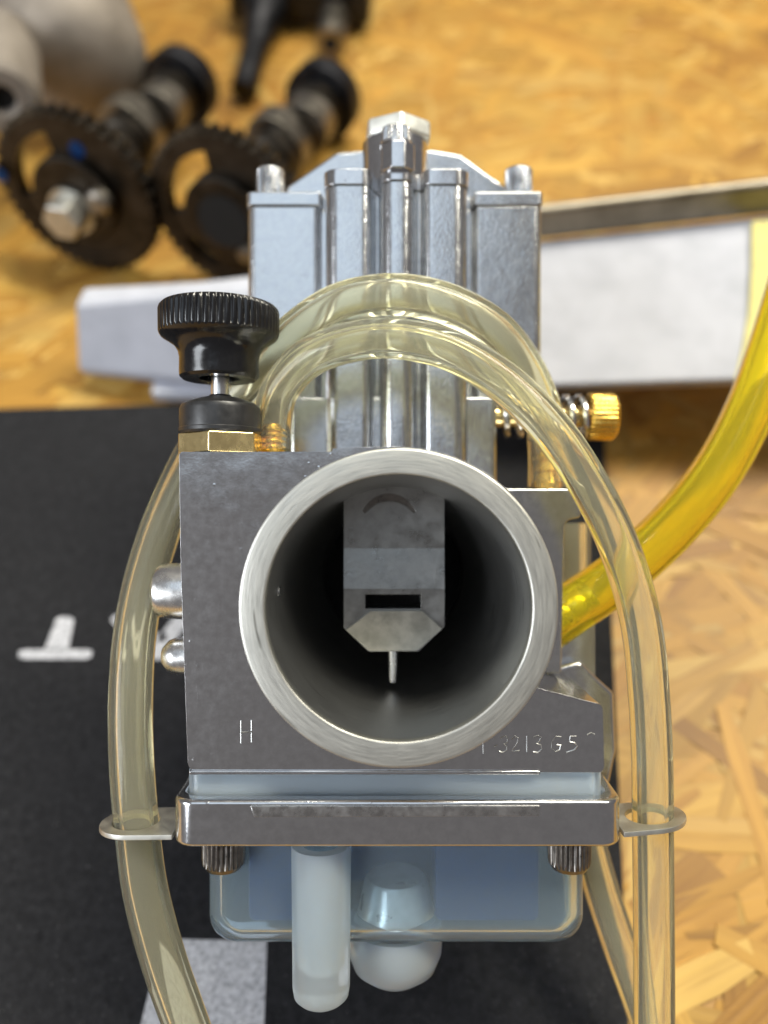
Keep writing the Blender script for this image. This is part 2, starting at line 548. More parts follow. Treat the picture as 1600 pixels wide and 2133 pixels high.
specs = []
rnd = random.Random(21)
PAL = [(0.678, 0.514, 0.213), (0.654, 0.491, 0.197), (0.702, 0.545, 0.244), (0.630, 0.459, 0.174), (0.670, 0.499, 0.204), (0.726, 0.584, 0.305), (0.582, 0.413, 0.150), (0.678, 0.529, 0.259), (0.686, 0.514, 0.213), (0.654, 0.482, 0.189)]
NF = 7500
for i in range(NF):
    x = rnd.uniform(-360, 430); y = rnd.uniform(-110, 640)
    L = rnd.triangular(22, 130, 70); W = rnd.triangular(1.5, 17, 5)
    if rnd.random() < 0.25: L *= 0.5; W *= 0.5
    ang = rnd.gauss(0.35, 0.6) if rnd.random() < 0.75 else rnd.uniform(-1.6, 1.6)
    z = -1.0 + 1.0 * i / NF
    tl = (rnd.uniform(-1, 1) * 0.4 / L, rnd.uniform(-1, 1) * 0.16 / W)
    c = rnd.choice(PAL); k = rnd.uniform(0.93, 1.06)
    specs.append(((x, y), L, W, ang, z, tl, tuple(min(0.9, v * k) for v in c), i))
def seen(sp):
    v = Vector((sp[0][0], sp[0][1], 0)) - CAM
    d = v.dot(FWD)
    if d < 10: return 0
    px = 800 + v.x / d * FPX; py = 1066.5 - v.dot(UP) / d * FPX
    if not (0 < px < 1600 and 0 < py < 2133): return 0
    if px < 1325 and py > 850: return 0
    if px < 1130 and py > 430: return 0
    return sp[1] * sp[2] / (d * d) * (0.15 + max(0, sp[7] / NF - 0.55))
order = sorted(specs, key=seen, reverse=True)
single = [s for s in order[:280] if seen(s) > 0]
ids = {s[7] for s in single}
for s in single:
    flake_mesh('wood_strand', [s], (s[0][0], s[0][1], s[4]))
rest = flake_mesh('wood_strands', [s for s in specs if s[7] not in ids], (0, 0, 0))
rest['kind'] = 'stuff'

# ------------------------------------------------------------------ the black mat with white print
MT = 3.0
mo = ground(600, 1500, 0)
mat_c = [ground(-420, 862, MT), ground(1256, 815, MT), ground(1326, 2500, MT), ground(-420, 2500, MT)]
mat_o = [(round(p.x, 2), round(p.y, 2)) for p in mat_c]
matb = MB().prism(mat_o, 0.2, MT, 'z', bevel=0.5).build('bench_mat', M['felt'], origin=mo)
tag(matb, 'black felt bench mat with white print under the carburettor', 'mat')
def printed(polys, name='printed_letter'):
    mb = MB()
    for pl in polys:
        g = [ground(x, y, MT) for x, y in pl]
        mb.prism([(p.x, p.y) for p in g], MT - 0.05, MT + 0.12, 'z')
    return mb.build(name, M['print'], matb, origin=mo, wn=False)
printed([[(94, 1351), (143, 1351), (154, 1292), (146, 1285), (126, 1285), (117, 1290)],
         [(40, 1356), (52, 1353), (180, 1353), (192, 1356), (190, 1369), (178, 1373), (50, 1373), (38, 1369)]])
printed([[(296, 1374), (340, 1374), (396, 1288), (388, 1281), (366, 1281)],
         [(230, 1290), (240, 1281), (256, 1281), (322, 1374), (292, 1374)],
         [(270, 1320), (350, 1320), (344, 1336), (282, 1336)]])
printed([[(338, 1956), (556, 1960), (546, 2260), (262, 2260)]])

# ------------------------------------------------------------------ the carburettor
base = Vector((2.8, 228.0, -94.0))               # where its bowl edge touches the mat
carb = empty('carburettor', world(base), (-PITCH, 0, 0))
tag(carb, 'silver motorcycle carburettor with round open mouth, black choke knob and milky float bowl', 'carburettor')
def cpart(mb, name, m, parent=None, **k):
    p = mb.build(name, m, carb if parent is None else parent, origin=base if parent is None else base, **k)
    return p
def X(px, D): return (px - 800) / FPX * D
def Z(py, D): return (1066.5 - py) / FPX * D
def poly(pts, D): return [(X(p[0], D), Z(p[1], D)) + tuple(p[2:]) for p in pts]

AX, AZ = X(830.5, 150), Z(1267, 150)             # bore axis
# front body block with the bore hole
DB = 160
outl = poly([(373, 941, 0.8), (690, 941), (694, 934), (760, 931), (830, 930.5)], DB)
R0 = 33.6
arc = []
for k in range(0, 17):
    a = PI / 2 - k * (PI * 0.73) / 16
    arc.append((AX * DB / 150 * 1.0 + (R0) * math.cos(a), AZ * DB / 150 + (R0) * math.sin(a)))
outl2 = [p for p in outl] + [arc[i] for i in range(1, 14)]
outl2 += poly([(1112, 1431), (1256, 1468, 1.5), (1259, 1609, 1.2), (392, 1609, 2.2), (388, 1500), (377, 1200)], DB)
outl2 = round_poly(outl2)
body = cpart(MB().prism(outl2, DB, 196, 'y', holes=[circle(AX, AZ, 29.0, 64)], bevel=0.8, seg=4, ang=40), 'body', M['cast'])
cpart(MB().prism(round_poly(poly([(394, 1604, 0.3), (1125, 1604, 0.3), (1125, 1612.5, 0.3), (396, 1612.5, 0.3)], DB)), DB - 0.55, DB + 1.0, 'y', bevel=0.28, seg=3), 'base_lip', M['cast'], body)
# deeper parts of the casting
mb = MB()
mb.prism(round_poly(poly([(1160, 1386, 1), (1205, 1374, 2), (1232, 1402, 1.5), (1274, 1440, 2), (1279, 1560, 3), (1262, 1640, 1), (1080, 1640), (1080, 1386)], 188)), 186, 214, 'y', bevel=2.2, seg=4)
mb.prism([(X(420, 190), Z(1600, 190)), (X(1240, 190), Z(1600, 190)), (X(1240, 190), AZ - 8), (AX + 33, AZ + 5), (AX, AZ + 33), (AX - 33, AZ + 5), (X(420, 190), AZ - 8)], 190, 222, 'y', holes=[circle(AX, AZ, 29.3, 64)], bevel=0.5)
cpart(mb, 'rear_body', M['cast'], wn=True)
cpart(MB().prism(round_poly(poly([(1040, 1018, 0.8), (1203, 1018, 1.5), (1206, 1078, 1), (1172, 1084, 2), (1166, 1400), (1040, 1400)], 184)), 182, 200, 'y', bevel=0.5, seg=3), 'side_bracket', M['cast'])
cpart(MB().lathe([(26, 205), (26, 250), (25, 252), (21, 252)], (AX, 0, AZ), 'y', 64), 'rear_spigot', M['cast'])
# mouth ring and bore
ring = MB().lathe([(26.15, 150.7), (26.25, 150.25), (26.6, 150), (30.7, 150), (31.15, 150.25), (31.3, 150.8), (31.6, 160), (31.6, 163),
                   (29.2, 163), (26.15, 152.2), (26.15, 150.7)], (AX, 0, AZ), 'y', 128)
M['turned'] = turned('turned_mouth_ring', AX - base.x, AZ - base.z, (0.62, 0.61, 0.56), (0.49, 0.49, 0.45), (0.38, 0.52))
cpart(ring, 'mouth_ring', M['turned'], sharp=40)
M['bore'] = turned('shaded_bore_wall', AX - base.x, AZ - base.z, (0.54, 0.54, 0.53), (0.42, 0.42, 0.41), (0.30, 0.42))  # same metal as the ring, darkened to paint in the bore's shade
cpart(MB().lathe([(26.1, 152.0), (25.3, 163), (24.6, 181), (22.0, 196), (20.8, 206), (20.8, 232), (22.3, 232), (29.1, 205), (29.1, 164), (26.1, 152.0)], (AX, 0, AZ), 'y', 96), 'bore_wall', M['bore'], sharp=40)
cpart(MB().lathe([(0, 233), (22.5, 233), (22.5, 234), (0, 234)], (AX, 0, AZ), 'y', 48), 'bore_shadow_plate', M['recess_shade'])
cpart(MB().lathe([(0, 0.35), (0.9, 0.3), (1.3, 0.0), (1.3, -0.5), (0, -0.5)], (AX - 25.2, 163.5, AZ + 2), 'x', 20), 'air_jet', M['steel'])

# throttle slide, slot, needle
DS = 180.5
sl = poly([(716, 980), (716, 1308), (768, 1357), (872, 1357), (926, 1306), (926, 980)], DS)
slot = poly([(761, 1238), (877, 1238), (877, 1268), (761, 1268)], DS)
cres = [(X(811 + 61 * math.cos(a), DS), Z(1092 - 64 * math.sin(a), DS)) for a in [math.radians(25 + 130 * k / 12) for k in range(13)]]
cres += [(X(811 + 58 * math.cos(a), DS), Z(1094 - 50 * math.sin(a), DS)) for a in [math.radians(150 - 120 * k / 12) for k in range(13)]]
slide = cpart(MB().prism(sl, DS, 193, 'y', holes=[slot, cres], bevel=0.25), 'throttle_slide', M['slide'])
cpart(MB().box(X(738, DS), X(884, DS), DS + 0.8, DS + 1.2, Z(1090, DS), Z(1018, DS)), 'slide_groove', M['darksteel'], slide)
cpart(MB().box(X(755, 186), X(884, 186), 188.0, 192, Z(1275, 186), Z(1232, 186)), 'slot_shade_plate', M['recess_shade'], slide)
cpart(MB().prism([(X(716.5, DS), Z(1142, DS)), (X(925.5, DS), Z(1142, DS)), (X(925.5, DS), Z(1226, DS)), (X(716.5, DS), Z(1226, DS))], DS - 1.0, DS + 0.5, 'y',
      f=lambda v: Vector((v.x, v.y + (0.95 if v.y < DS and v.z > Z(1180, DS) else 0), v.z))), 'slide_glint_wedge', M['slide'], slide)  # added wedge, tilted up to catch the ceiling lamp as a bright band
lip_px = [(772, 1271), (878, 1271), (921, 1309), (870, 1355), (770, 1355), (721, 1311)]
cpart(MB().prism(poly(lip_px, DS), DS - 1.4, DS + 0.4, 'y', bevel=0.12,
      f=lambda v: Vector((v.x, v.y + (1.2 if v.y < DS and v.z < Z(1340, DS) else (0.5 if v.y < DS and v.z < Z(1290, DS) else 0)), v.z))), 'slide_lip', M['slidelip'], slide)
cpart(MB().lathe([(1.15, Z(1352, 186)), (1.1, Z(1395, 186)), (0.9, Z(1420, 186))], (X(818, 186), 186, 0), 'z', 20), 'jet_needle', M['chrome'])

# slide housing
zt = Z(430, 200)
low = Z(832, 200)
mb = MB()
mb.prism(round_poly([(X(515, 200), 200, 2.2), (X(660, 200), 200, 1.2), (X(668, 200), 203, 0.3), (X(985, 200), 203, 0.3), (X(992, 200), 200, 1.2), (X(1130, 200), 200, 2.2), (X(1130, 200), 238, 3), (X(515, 200), 238, 3)]), low, zt, 'z', bevel=0.45, seg=3)
cpart(mb, 'housing_shell', M['housing'])
mb = MB()
mb.prism(round_poly([(X(602, 194), 194, 1.6), (X(1036, 194), 194, 1.6), (X(1036, 194), 225, 2), (X(602, 194), 225, 2)]), 4.5, low - 0.3, 'z', bevel=0.5, seg=3)
cpart(mb, 'lower_housing', M['housing'])
def lobes(g=0.0):
    a, b = X(676, 190) - g, X(976, 190) + g
    D = 190 - g
    pts = [(a, 204), (a, D, 3.6), (X(770, 190) + g * .5, D, 2.6), (X(780, 190), D + 4.5, 1.2), (X(791, 190), D + 4.5, 1.0),
           (X(792, 190), D - 2.5, 3.9), (X(862, 190), D - 2.5, 3.9), (X(864, 190), D + 3.5, 1.0), (X(880, 190), D + 4.0, 1.0), (X(884, 190) - g * .5, D, 2.6),
           (b, D, 3.6), (b, 204)]
    return round_poly(pts, 6)
cpart(MB().prism(lobes(), 4.6, Z(386, 190), 'z', bevel=0.25, ang=60), 'slide_chamber', M['housing'])
# lid
zl = Z(400, 200)
mb = MB()
mb.prism(round_poly([(X(513, 200), 199.6, 1.4), (X(668, 200), 199.6, .8), (X(672, 200), 203, .4), (X(982, 200), 203, .4), (X(988, 200), 199.6, .8), (X(1132, 200), 199.6, 1.4), (X(1132, 200), 239, 3), (X(513, 200), 239, 3)]), zt + 0.12, zl, 'z', bevel=0.6, seg=3)
mb.prism(round_poly(poly([(585, 425), (600, 394), (702, 324, 2), (765, 318, 1), (898, 318, 1), (958, 328, 2), (1062, 402), (1062, 425)], 212)), 210, 226, 'y', bevel=0.8, seg=3)
lid = cpart(mb, 'top_lid', M['housing'])
cpart(MB().prism(lobes(0.35), Z(386, 190) + 0.15, Z(352, 190), 'z', bevel=0.6, seg=3, ang=60), 'chamber_cap', M['cast'])
mb = MB()
mb.prism([(X(829, 189) + 4.4 * math.cos(PI / 8 + k * PI / 4), 189.5 + 4.4 * math.sin(PI / 8 + k * PI / 4)) for k in range(8)], Z(362, 189), Z(304, 189), 'z', bevel=0.4, seg=3)
cpart(mb, 'screw_boss', M['cast'])
cpart(MB().lathe([(0, 80), (8.4, 80), (8.4, 95.6), (7.6, 96.4), (0, 96.4)], (X(823, 200), 201, 0), 'z', 40), 'cable_boss', M['cast'])
hexo = [(X(829, 200) + 9.3 * math.cos(k * PI / 3 - PI / 2 + 0.08), 201 + 9.3 * math.sin(k * PI / 3 - PI / 2 + 0.08)) for k in range(6)]
cpart(MB().prism(hexo, 95.8, Z(250, 197), 'z', bevel=0.9, seg=3), 'hex_nut', M['nickel'])
def screw(name, x, D, z0, r, h, down=False, m='steel', par=None):
    s = -1 if down else 1
    n = 26 * 8
    pr = [(0, z0), (r * 1.12, z0), (r * 1.12, z0 + s * h * 0.14), (r, z0 + s * h * 0.16, True), (r, z0 + s * h * 0.94, True), (r * 0.98, z0 + s * h * 0.97), (r * 0.93, z0 + s * h),
          (r * 0.52, z0 + s * h), (r * 0.50, z0 + s * h * 0.5), (0, z0 + s * h * 0.5)]
    if down: pr = [(0, z0), (r, z0, True), (r, z0 + s * h * 0.72, True), (r * 0.96, z0 + s * h * 0.88), (r * 0.82, z0 + s * h), (r * .5, z0 + s * h), (r * .48, z0 + s * h * .5), (0, z0 + s * h * .5)]
    return cpart(MB().lathe(pr, (x, D, 0), 'z', n, knurl=(26, r * 0.10)), name, M[m], wn=False)
sc1 = screw('lid_screw', X(561, 205), 207, zl, 3.7, Z(348, 205) - zl)
copy_part(sc1, carb, (X(1083, 205) - X(561, 205), 0, 0))
screw('cap_screw', X(825, 189), 189.5, Z(304, 189), 3.55, Z(268, 189) - Z(304, 189))

# float bowl: lip, tub, domes, overflow tube
zb0 = Z(1609.5, DB); zb1 = Z(1690, 161)
mb = MB()
lipo = round_poly([(X(388, 161), 161.2, 2.5), (X(1258, 161), 161.2, 2.5), (X(1258, 161), 216, 4), (X(388, 161), 216, 4)])
lipi = round_poly([(X(400, 161), 163.6, 2), (X(1246, 161), 163.6, 2), (X(1246, 161), 213, 3), (X(400, 161), 213, 3)])
mb.prism(lipo, zb1 - 4, zb0 - 0.15, 'z', holes=[lipi[::-1]], bevel=0.25)
M['rim'] = clear('milky_rim_plastic', (0.82, 0.92, 1.0), 0.90, 0.12, 1.30, 0.28, (0.75, 0.88, 1.0), 20)
cpart(mb, 'bowl_rim', M['rim'], wn=False)
mb = MB()
zt0 = zb1 - 4.3; zt1 = Z(1990, 167)
def tub(g, z0, z1):
    b = bmesh.new()
    x0, x1, y0, y1 = X(427, 167) + g, X(1225, 167) - g, 167 + g, 226 - g
    rows = []
    rb = 7.0 - g * 0.6
    for k in range(9):
        t = k / 8 * PI / 2
        rows.append((rb * (1 - math.cos(PI / 2 - t)), z1 + g + rb * (1 - math.sin(PI / 2 - t))) if False else (rb * (1 - math.sin(t)), z1 + g + rb * (1 - math.cos(t))))
    return x0, x1, y0, y1, rows
def tub_mesh(mb, g, ztop, close_top):
    x0, x1, y0, y1, rows = tub(g, ztop, zt1)
    b = bmesh.new(); rings = []
    for ins, z in rows[::-1][::-1] + [(0, ztop)]:
        pl = round_poly([(x0 + ins, y0 + ins, max(0.4, 5 - ins * .5)), (x1 - ins, y0 + ins, max(0.4, 5 - ins * .5)), (x1 - ins, y1 - ins, max(.4, 5 - ins * .5)), (x0 + ins, y1 - ins, max(.4, 5 - ins * .5))], 5)
        rings.append([b.verts.new((p[0], p[1], z)) for p in pl])
    b.faces.new(rings[0])
    for A, B in zip(rings, rings[1:]):
        for i in range(len(A)):
            b.faces.new((A[i - 1], A[i], B[i], B[i - 1]))
    return b, rings[-1]
bo, ro = tub_mesh(mb, 0, zt0, False)
bi, ri = tub_mesh(mb, 1.7, zt0, False)
bmesh.ops.reverse_faces(bi, faces=bi.faces)
me_t = bpy.data.meshes.new('t'); bi.to_mesh(me_t); bi.free()
n_o = len(bo.verts); idx = [v.index for v in ro]
bo.verts.index_update(); idx_o = [v.index for v in ro]
bo.from_mesh(me_t); bpy.data.meshes.remove(me_t)
bo.verts.ensure_lookup_table()
k_r = len(idx_o)
inn_idx = [n_o + i for i in idx_o]
for i in range(k_r):
    bo.faces.new((bo.verts[idx_o[i - 1]], bo.verts[idx_o[i]], bo.verts[inn_idx[i]], bo.verts[inn_idx[i - 1]]))
bmesh.ops.recalc_face_normals(bo, faces=bo.faces)
mb.join(bo)
bowl = cpart(mb, 'float_bowl', M['bowl'], wn=False)
# round sump under the bowl
zc = zt1 - 0.1
sx_ = X(822, 182)
cpart(MB().lathe([(10.9, zc), (11.2, zc - 3), (11.0, zc - 6.5), (9.6, zc - 10), (6.6, zc - 12.4), (3, zc - 13.2), (0, zc - 13.3), (0, zc - 11.8), (5.8, zc - 10.9), (8.3, zc - 8.8), (9.4, zc - 5.6), (9.5, zc), (10.9, zc)], (sx_, 181, 0), 'z', 56), 'sump', M['milk'], wn=False, sharp=80)
tz0, tz1 = Z(1766, 164), Z(2101, 163)
tx = X(667.5, 164)
cpart(MB().lathe([(6.45, tz0), (6.2, tz1 + 3), (5.9, tz1 + 1.2), (5.0, tz1 + 0.3), (4.0, tz1), (0, tz1), (0, tz1 + 6.2), (2.4, tz1 + 6.5), (3.6, tz1 + 8), (4.1, tz0), (6.45, tz0)], (tx, 166.3, 0), 'z', 48), 'overflow_tube', M['milk'], wn=False, sharp=80)
# what shows through the bowl
for xa, xb in ((522, 640), (905, 1118)):
    zf = Z(1908, 174)
    cpart(MB().prism(round_poly([(X(xa, 174), zf, 1.5), (X(xb, 174), zf, 1.5), (X(xb, 174), Z(1740, 174)), (X(xa, 174), Z(1740, 174))]), 172.0, 205, 'y', bevel=0.5), 'float', M['float'])
cpart(MB().box(X(600, 186), X(940, 186), 186, 210, Z(1836, 186), Z(1735, 186), bevel=1), 'float_bridge', M['float'])
cpart(MB().lathe([(0, Z(1824, 178)), (6.6, Z(1824, 178)), (7.2, Z(1830, 178)), (8.2, Z(1872, 178)), (8.9, Z(1895, 178)), (0, Z(1895, 178))], (X(825, 178), 178.5, 0), 'z', 24), 'main_jet_nut', M['brightcone'])
# clamp frame round the bowl
zc0, zc1 = Z(1766, 157), Z(1668, 157)
fo = round_poly([(X(356, 157), 157, 4.5), (X(1301, 157), 157, 4.5), (X(1303, 157) + 1.5, 217, 6), (X(354, 157) - 1.5, 217, 6)], 8)
fi = round_poly([(X(386, 160), 160.6, 3), (X(1262, 160), 160.6, 3), (X(1262, 160), 216, 4), (X(386, 160), 216, 4)], 6)
fi2 = round_poly([(X(386, 160) + .0, 160.6, 3), (X(1262, 160), 160.6, 3), (X(1262, 160), 212, 4), (X(386, 160), 212, 4)], 6)
mb = MB().prism(fo, zc0, zc1, 'z', holes=[fi2[::-1]], bevel=0.9, seg=3, ang=50)
clampf = cpart(mb, 'bowl_frame', M['cast'])
M['rough'] = metal('rough_cast_strip', (0.54, 0.53, 0.52), (0.42, 0.41, 0.40), (0.2, 0.4), 0.7, 700, 300, False)
cpart(MB().prism(poly([(522, 1677), (1124, 1677), (1122, 1699), (530, 1701)], 157), 156.55, 157.6, 'y', bevel=0.2), 'raised_strip', M['rough'], clampf)
for px in (465, 1187):
    if px == 465:
        bs = screw('bowl_screw', X(465, 166), 166.5, zc0, 4.65, zc0 - Z(1808, 166), True, 'darksteel')
    else:
        copy_part(bs, carb, (X(1187, 166) - X(465, 166), 0, 0))
# thin hose tabs
def tab(side, xc, xin, tilt):
    R, Rh = 7.6, 5.0
    yc = 167.4
    pts = []
    for k in range(25):
        a = (PI / 2 + PI * k / 24) if side < 0 else (-PI / 2 + PI * k / 24)
        pts.append((xc + R * math.cos(a), yc + R * math.sin(a)))
    pts += [(xin, yc - R), (xin, yc + R)] if side < 0 else [(xin, yc + R), (xin, yc - R)]
    z = -68.2 if side < 0 else -67.7
    hole = circle(xc, yc, Rh, 32)
    return MB().prism(pts, z, z + 1.1, 'z', holes=[hole], bevel=0.18, ang=50, f=lambda v: Vector((v.x, v.y, v.z + tilt * (v.x - xin))))
cpart(tab(-1, X(284, 167.4), X(372, 165), 0.01), 'hose_tab', M['tab'])
cpart(tab(1, X(1352, 167.4), X(1284, 165), 0.09), 'hose_tab', M['tab'])
# plugs on the left flank
cpart(MB().lathe([(0, -52.0), (3.2, -51.7), (5.6, -50.6), (6.1, -49.4), (6.3, -46), (6.5, -40)], (0, 173, Z(1231, 173)), 'x', 40), 'side_plug', M['chrome'])
cpart(MB().lathe([(0, -49.6), (1.9, -49.4), (3.5, -48), (4.2, -46), (4.4, -40)], (0, 172, Z(1366, 172)), 'x', 32), 'side_screw', M['chrome'])

# choke: brass hex, black cap, stem, knob
CX, CD = X(459, 171), 171.0
zh0 = Z(940, 160.5) + 0.1; zh1 = Z(897, 162)
hx = [(CX + 0.5 + 9.7 * math.cos(-PI / 2 - 0.09 + k * PI / 3), CD + 9.7 * math.sin(-PI / 2 - 0.09 + k * PI / 3)) for k in range(6)]
choke = cpart(MB().prism(hx, zh0, zh1, 'z', bevel=0.3), 'choke_hex', M['brass'])
cpart(MB().lathe([(0, zh1), (8.7, zh1), (9.05, zh1 + .5), (9.05, zh1 + 1.2), (8.9, zh1 + 1.4), (8.9, zh1 + 5.4), (8.5, zh1 + 6.4), (7.6, zh1 + 7.0), (5.0, zh1 + 7.9), (2.6, zh1 + 8.5), (2.4, zh1 + 8.8), (0, zh1 + 8.8)], (CX, CD, 0), 'z', 64), 'choke_boot', M['rubber'])
cpart(MB().lathe([(0, zh1 + 8), (2.0, zh1 + 8), (2.0, 36), (0, 36)], (X(459, 171), CD, 0), 'z', 28), 'choke_stem', M['chrome'])
KX = X(457, 171)
kz = Z(790, 171)
prof = [(0, kz + 3), (4.2, kz + 3), (4.4, kz + 0.1), (8.0, kz - 0.1), (8.65, kz + 0.5), (8.75, kz + 1.6), (8.7, kz + 4.5), (9.0, kz + 6.0), (9.9, kz + 7.4), (11.4, kz + 8.4),
        (12.6, kz + 9.1), (13.0, kz + 9.6), (13.2, kz + 10.2, True), (13.25, kz + 14.8, True), (13.1, kz + 15.4, True), (12.6, kz + 15.9), (11.6, kz + 16.2), (10.8, kz + 16.4), (6, kz + 17.0), (0, kz + 17.1)]
cpart(MB().lathe(prof, (KX, CD, 0), 'z', 56 * 8, knurl=(56, 0.42)), 'choke_knob', M['black'], wn=False)

# brass barbs in the hose ends
def barb(name, x, D, z0, z1, r):
    n = 4
    pr = [(r * 1.25, z0), (r * 1.25, z0 + (z1 - z0) * .12)]
    for k in range(n):
        a = z0 + (z1 - z0) * (.15 + .8 * k / n); b_ = z0 + (z1 - z0) * (.15 + .8 * (k + .85) / n)
        pr += [(r * 1.15, a), (r * .88, b_)]
    pr += [(r * .8, z1), (0, z1)]
    return cpart(MB().lathe(pr, (x, D, 0), 'z', 28), name, M['gold'])
barb('vent_barb', X(568, 176), 176, Z(938, 168), Z(884, 176), 2.3)
barb('vent_barb', X(1140, 192), 192, Z(1020, 190), Z(905, 192), 2.5)
fb = spline([pt(1120, 1318, 188), pt(1160, 1289, 188.6), pt(1190, 1268, 189), pt(1228, 1241, 189.6)], 1.0)
cpart(MB().tube(fb, [3.5 if (i % 4) else 3.1 for i in range(len(fb))], 20), 'fuel_barb', M['chrome'])
# idle screw with spring and brass knob
IZ, ID = Z(868, 200), 200.0
sp = []
x0, x1 = X(1036, 200), X(1224, 200)
for k in range(7 * 20 + 1):
    t = k / 140; a = 2 * PI * 7 * t
    sp.append((x0 + (x1 - x0) * t, ID + 5.0 * math.cos(a), IZ + 5.0 * math.sin(a)))
cpart(MB().tube(sp, 0.85, 8), 'idle_spring', M['steel'])
cpart(MB().lathe([(0, x0 - 2), (2.8, x0 - 2), (2.8, x1 + 1), (0, x1 + 1)], (0, ID, IZ), 'x', 24), 'idle_screw', M['brass'])
xk0, xk1 = X(1222, 200), X(1281, 200)
cpart(MB().lathe([(0, xk0), (5.7, xk0), (6.2, xk0 + .6, True), (6.2, xk1 - 1.0, True), (5.6, xk1 - .2), (5.2, xk1), (0, xk1)], (0, ID, IZ), 'x', 240, knurl=(30, 0.3)), 'idle_knob', M['gold'], wn=False)

# cast lettering, raised strokes on the front face
def strokes(pls, D, r=0.13):
    mb = MB()
    for pl in pls:
        mb.tube([(X(x, D), D - 0.02, Z(y, D)) for x, y in pl], r, 6)
    return mb
M['letter'] = metal('raised_letter_edge', (0.52, 0.52, 0.50), (0.42, 0.42, 0.42), (0.25, 0.4), 0.05, 900, 300, False)
H = [[(502, 1501), (502, 1548)], [(524, 1500), (524, 1546)], [(503, 1526), (523, 1524)]]
hb = strokes(H[:2], DB)
hb.tube([(X(502, DB), DB - 0.06, Z(1526, DB)), (X(524, DB), DB - 0.06, Z(1524, DB))], 0.2, 6)
cpart(hb, 'cast_letter', M['letter'])
num = [[(1003, 1541), (1007, 1533), (1007, 1569)], [(1030, 1555), (1036, 1552)],
       [(1042, 1538), (1052, 1533), (1058, 1538), (1057, 1546), (1050, 1550), (1056, 1555), (1056, 1562), (1048, 1567), (1040, 1565)],
       [(1066, 1540), (1073, 1534), (1080, 1538), (1079, 1546), (1067, 1565), (1082, 1563)],
       [(1098, 1533), (1098, 1566)],
       [(1111, 1536), (1119, 1532), (1127, 1536), (1125, 1544), (1117, 1548), (1127, 1552), (1129, 1560), (1121, 1567), (1111, 1566)],
       [(1169, 1535), (1158, 1534), (1150, 1546), (1149, 1560), (1157, 1566), (1166, 1562), (1168, 1552), (1160, 1551)],
       [(1201, 1534), (1188, 1534), (1187, 1545), (1197, 1547), (1203, 1554), (1196, 1562), (1180, 1567)],
       [(1223, 1531), (1231, 1526), (1239, 1530)]]
cpart(strokes(num, DB), 'cast_number', M['letter'])

# ------------------------------------------------------------------ hoses
def hose(name, pts, r, ri, m, label, cat, group=None, n=28, step=2.0):
    P = spline([wp(*p) for p in pts], step)
    o = MB().tube(P, r, n, inner=ri).build(name, M[m], origin=P[0], sharp=60, wn=False)
    return tag(o, label, cat, group)
hose('vent_hose', [(568, 938, 176), (568, 880, 176), (583, 812, 174), (640, 748, 170), (725, 714, 167), (822, 705, 165), (940, 731, 163), (1050, 797, 162), (1148, 893, 162), (1227, 1010, 163), (1290, 1140, 164),
                   (1334, 1290, 165), (1352, 1450, 166), (1359, 1600, 167), (1360, 1715, 167.4), (1362, 1900, 168), (1363, 2100, 168), (1363, 2330, 168)],
     4.35, 2.5, 'hose', 'clear yellowish vent hose arching in front and running straight down at the right', 'hose', 'clear vent hoses of the carburettor')
hose('vent_hose', [(1140, 1014, 192), (1140, 930, 191), (1128, 850, 187), (1090, 762, 183), (1030, 688, 179), (940, 637, 176), (830, 614, 175), (720, 629, 176), (630, 681, 178), (560, 752, 182), (490, 830, 186), (430, 905, 187), (378, 1000, 185), (332, 1110, 181),
                   (297, 1230, 176), (278, 1350, 172), (272, 1500, 169), (277, 1630, 167.6), (285, 1716, 167.4), (302, 1850, 167), (338, 1990, 167), (388, 2133, 167), (440, 2280, 167)],
     4.75, 2.8, 'hose', 'clear yellowish vent hose arching behind the other one and hanging down at the left', 'hose', 'clear vent hoses of the carburettor')
hose('drain_hose', [(1196, 1090, 204), (1196, 1300, 203), (1198, 1500, 200), (1208, 1660, 197), (1238, 1800, 195), (1285, 1950, 193), (1335, 2090, 191), (1390, 2250, 190)],
     4.3, 2.6, 'hose', 'clear drain hose slanting down behind the straight hose at the lower right', 'hose', 'clear vent hoses of the carburettor')
hose('fuel_hose', [(1120, 1318, 188), (1190, 1268, 189), (1290, 1198, 191), (1400, 1098, 194), (1492, 985, 197), (1562, 855, 200), (1612, 720, 203), (1660, 560, 207), (1720, 350, 214)],
     6.3, 3.6, 'fuel', 'bright yellow fuel hose curving up to the right edge', 'hose')

# ------------------------------------------------------------------ white bar, its foot, grey bar
def section(bot, top, back, z0, rise):
    """front lower edge, front upper edge (broad face above it), rear edge"""
    return ground(bot[0], bot[1], z0), ground(top[0], top[1], z0 + rise), ground(back[0], back[1], z0 + rise - 2.0)
secs = [section((160, 772), (156, 632), (172, 596), 10.0, 28),
        section((420, 798), (420, 606), (420, 582), 15.0, 29),
        section((800, 810), (800, 560), (800, 540), 26.0, 18),
        section((1130, 807), (1130, 512), (1130, 496), 36.0, 12),
        section((1900, 780), (1900, 428), (1900, 412), 44.0, 12)]
b = bmesh.new()
rings = []
for b_, tf, tb in secs:
    q = [b_, tf, tb, tb + Vector((0, 0, -11)), b_ + Vector((0, 5, -9))]
    rings.append([b.verts.new(v) for v in q])
for A, B in zip(rings, rings[1:]):
    for i in range(5): b.faces.new((A[i - 1], A[i], B[i], B[i - 1]))
b.faces.new(rings[0]); b.faces.new(rings[-1])
mb = MB(); mb.finish(b, 2.5, 4, 12)
barr = empty('white_bar', secs[0][0])
tag(barr, 'long white painted bar with a rounded end lying behind the carburettor', 'bar')
mb.build('bar_shell', M['white'], barr, origin=secs[0][0])
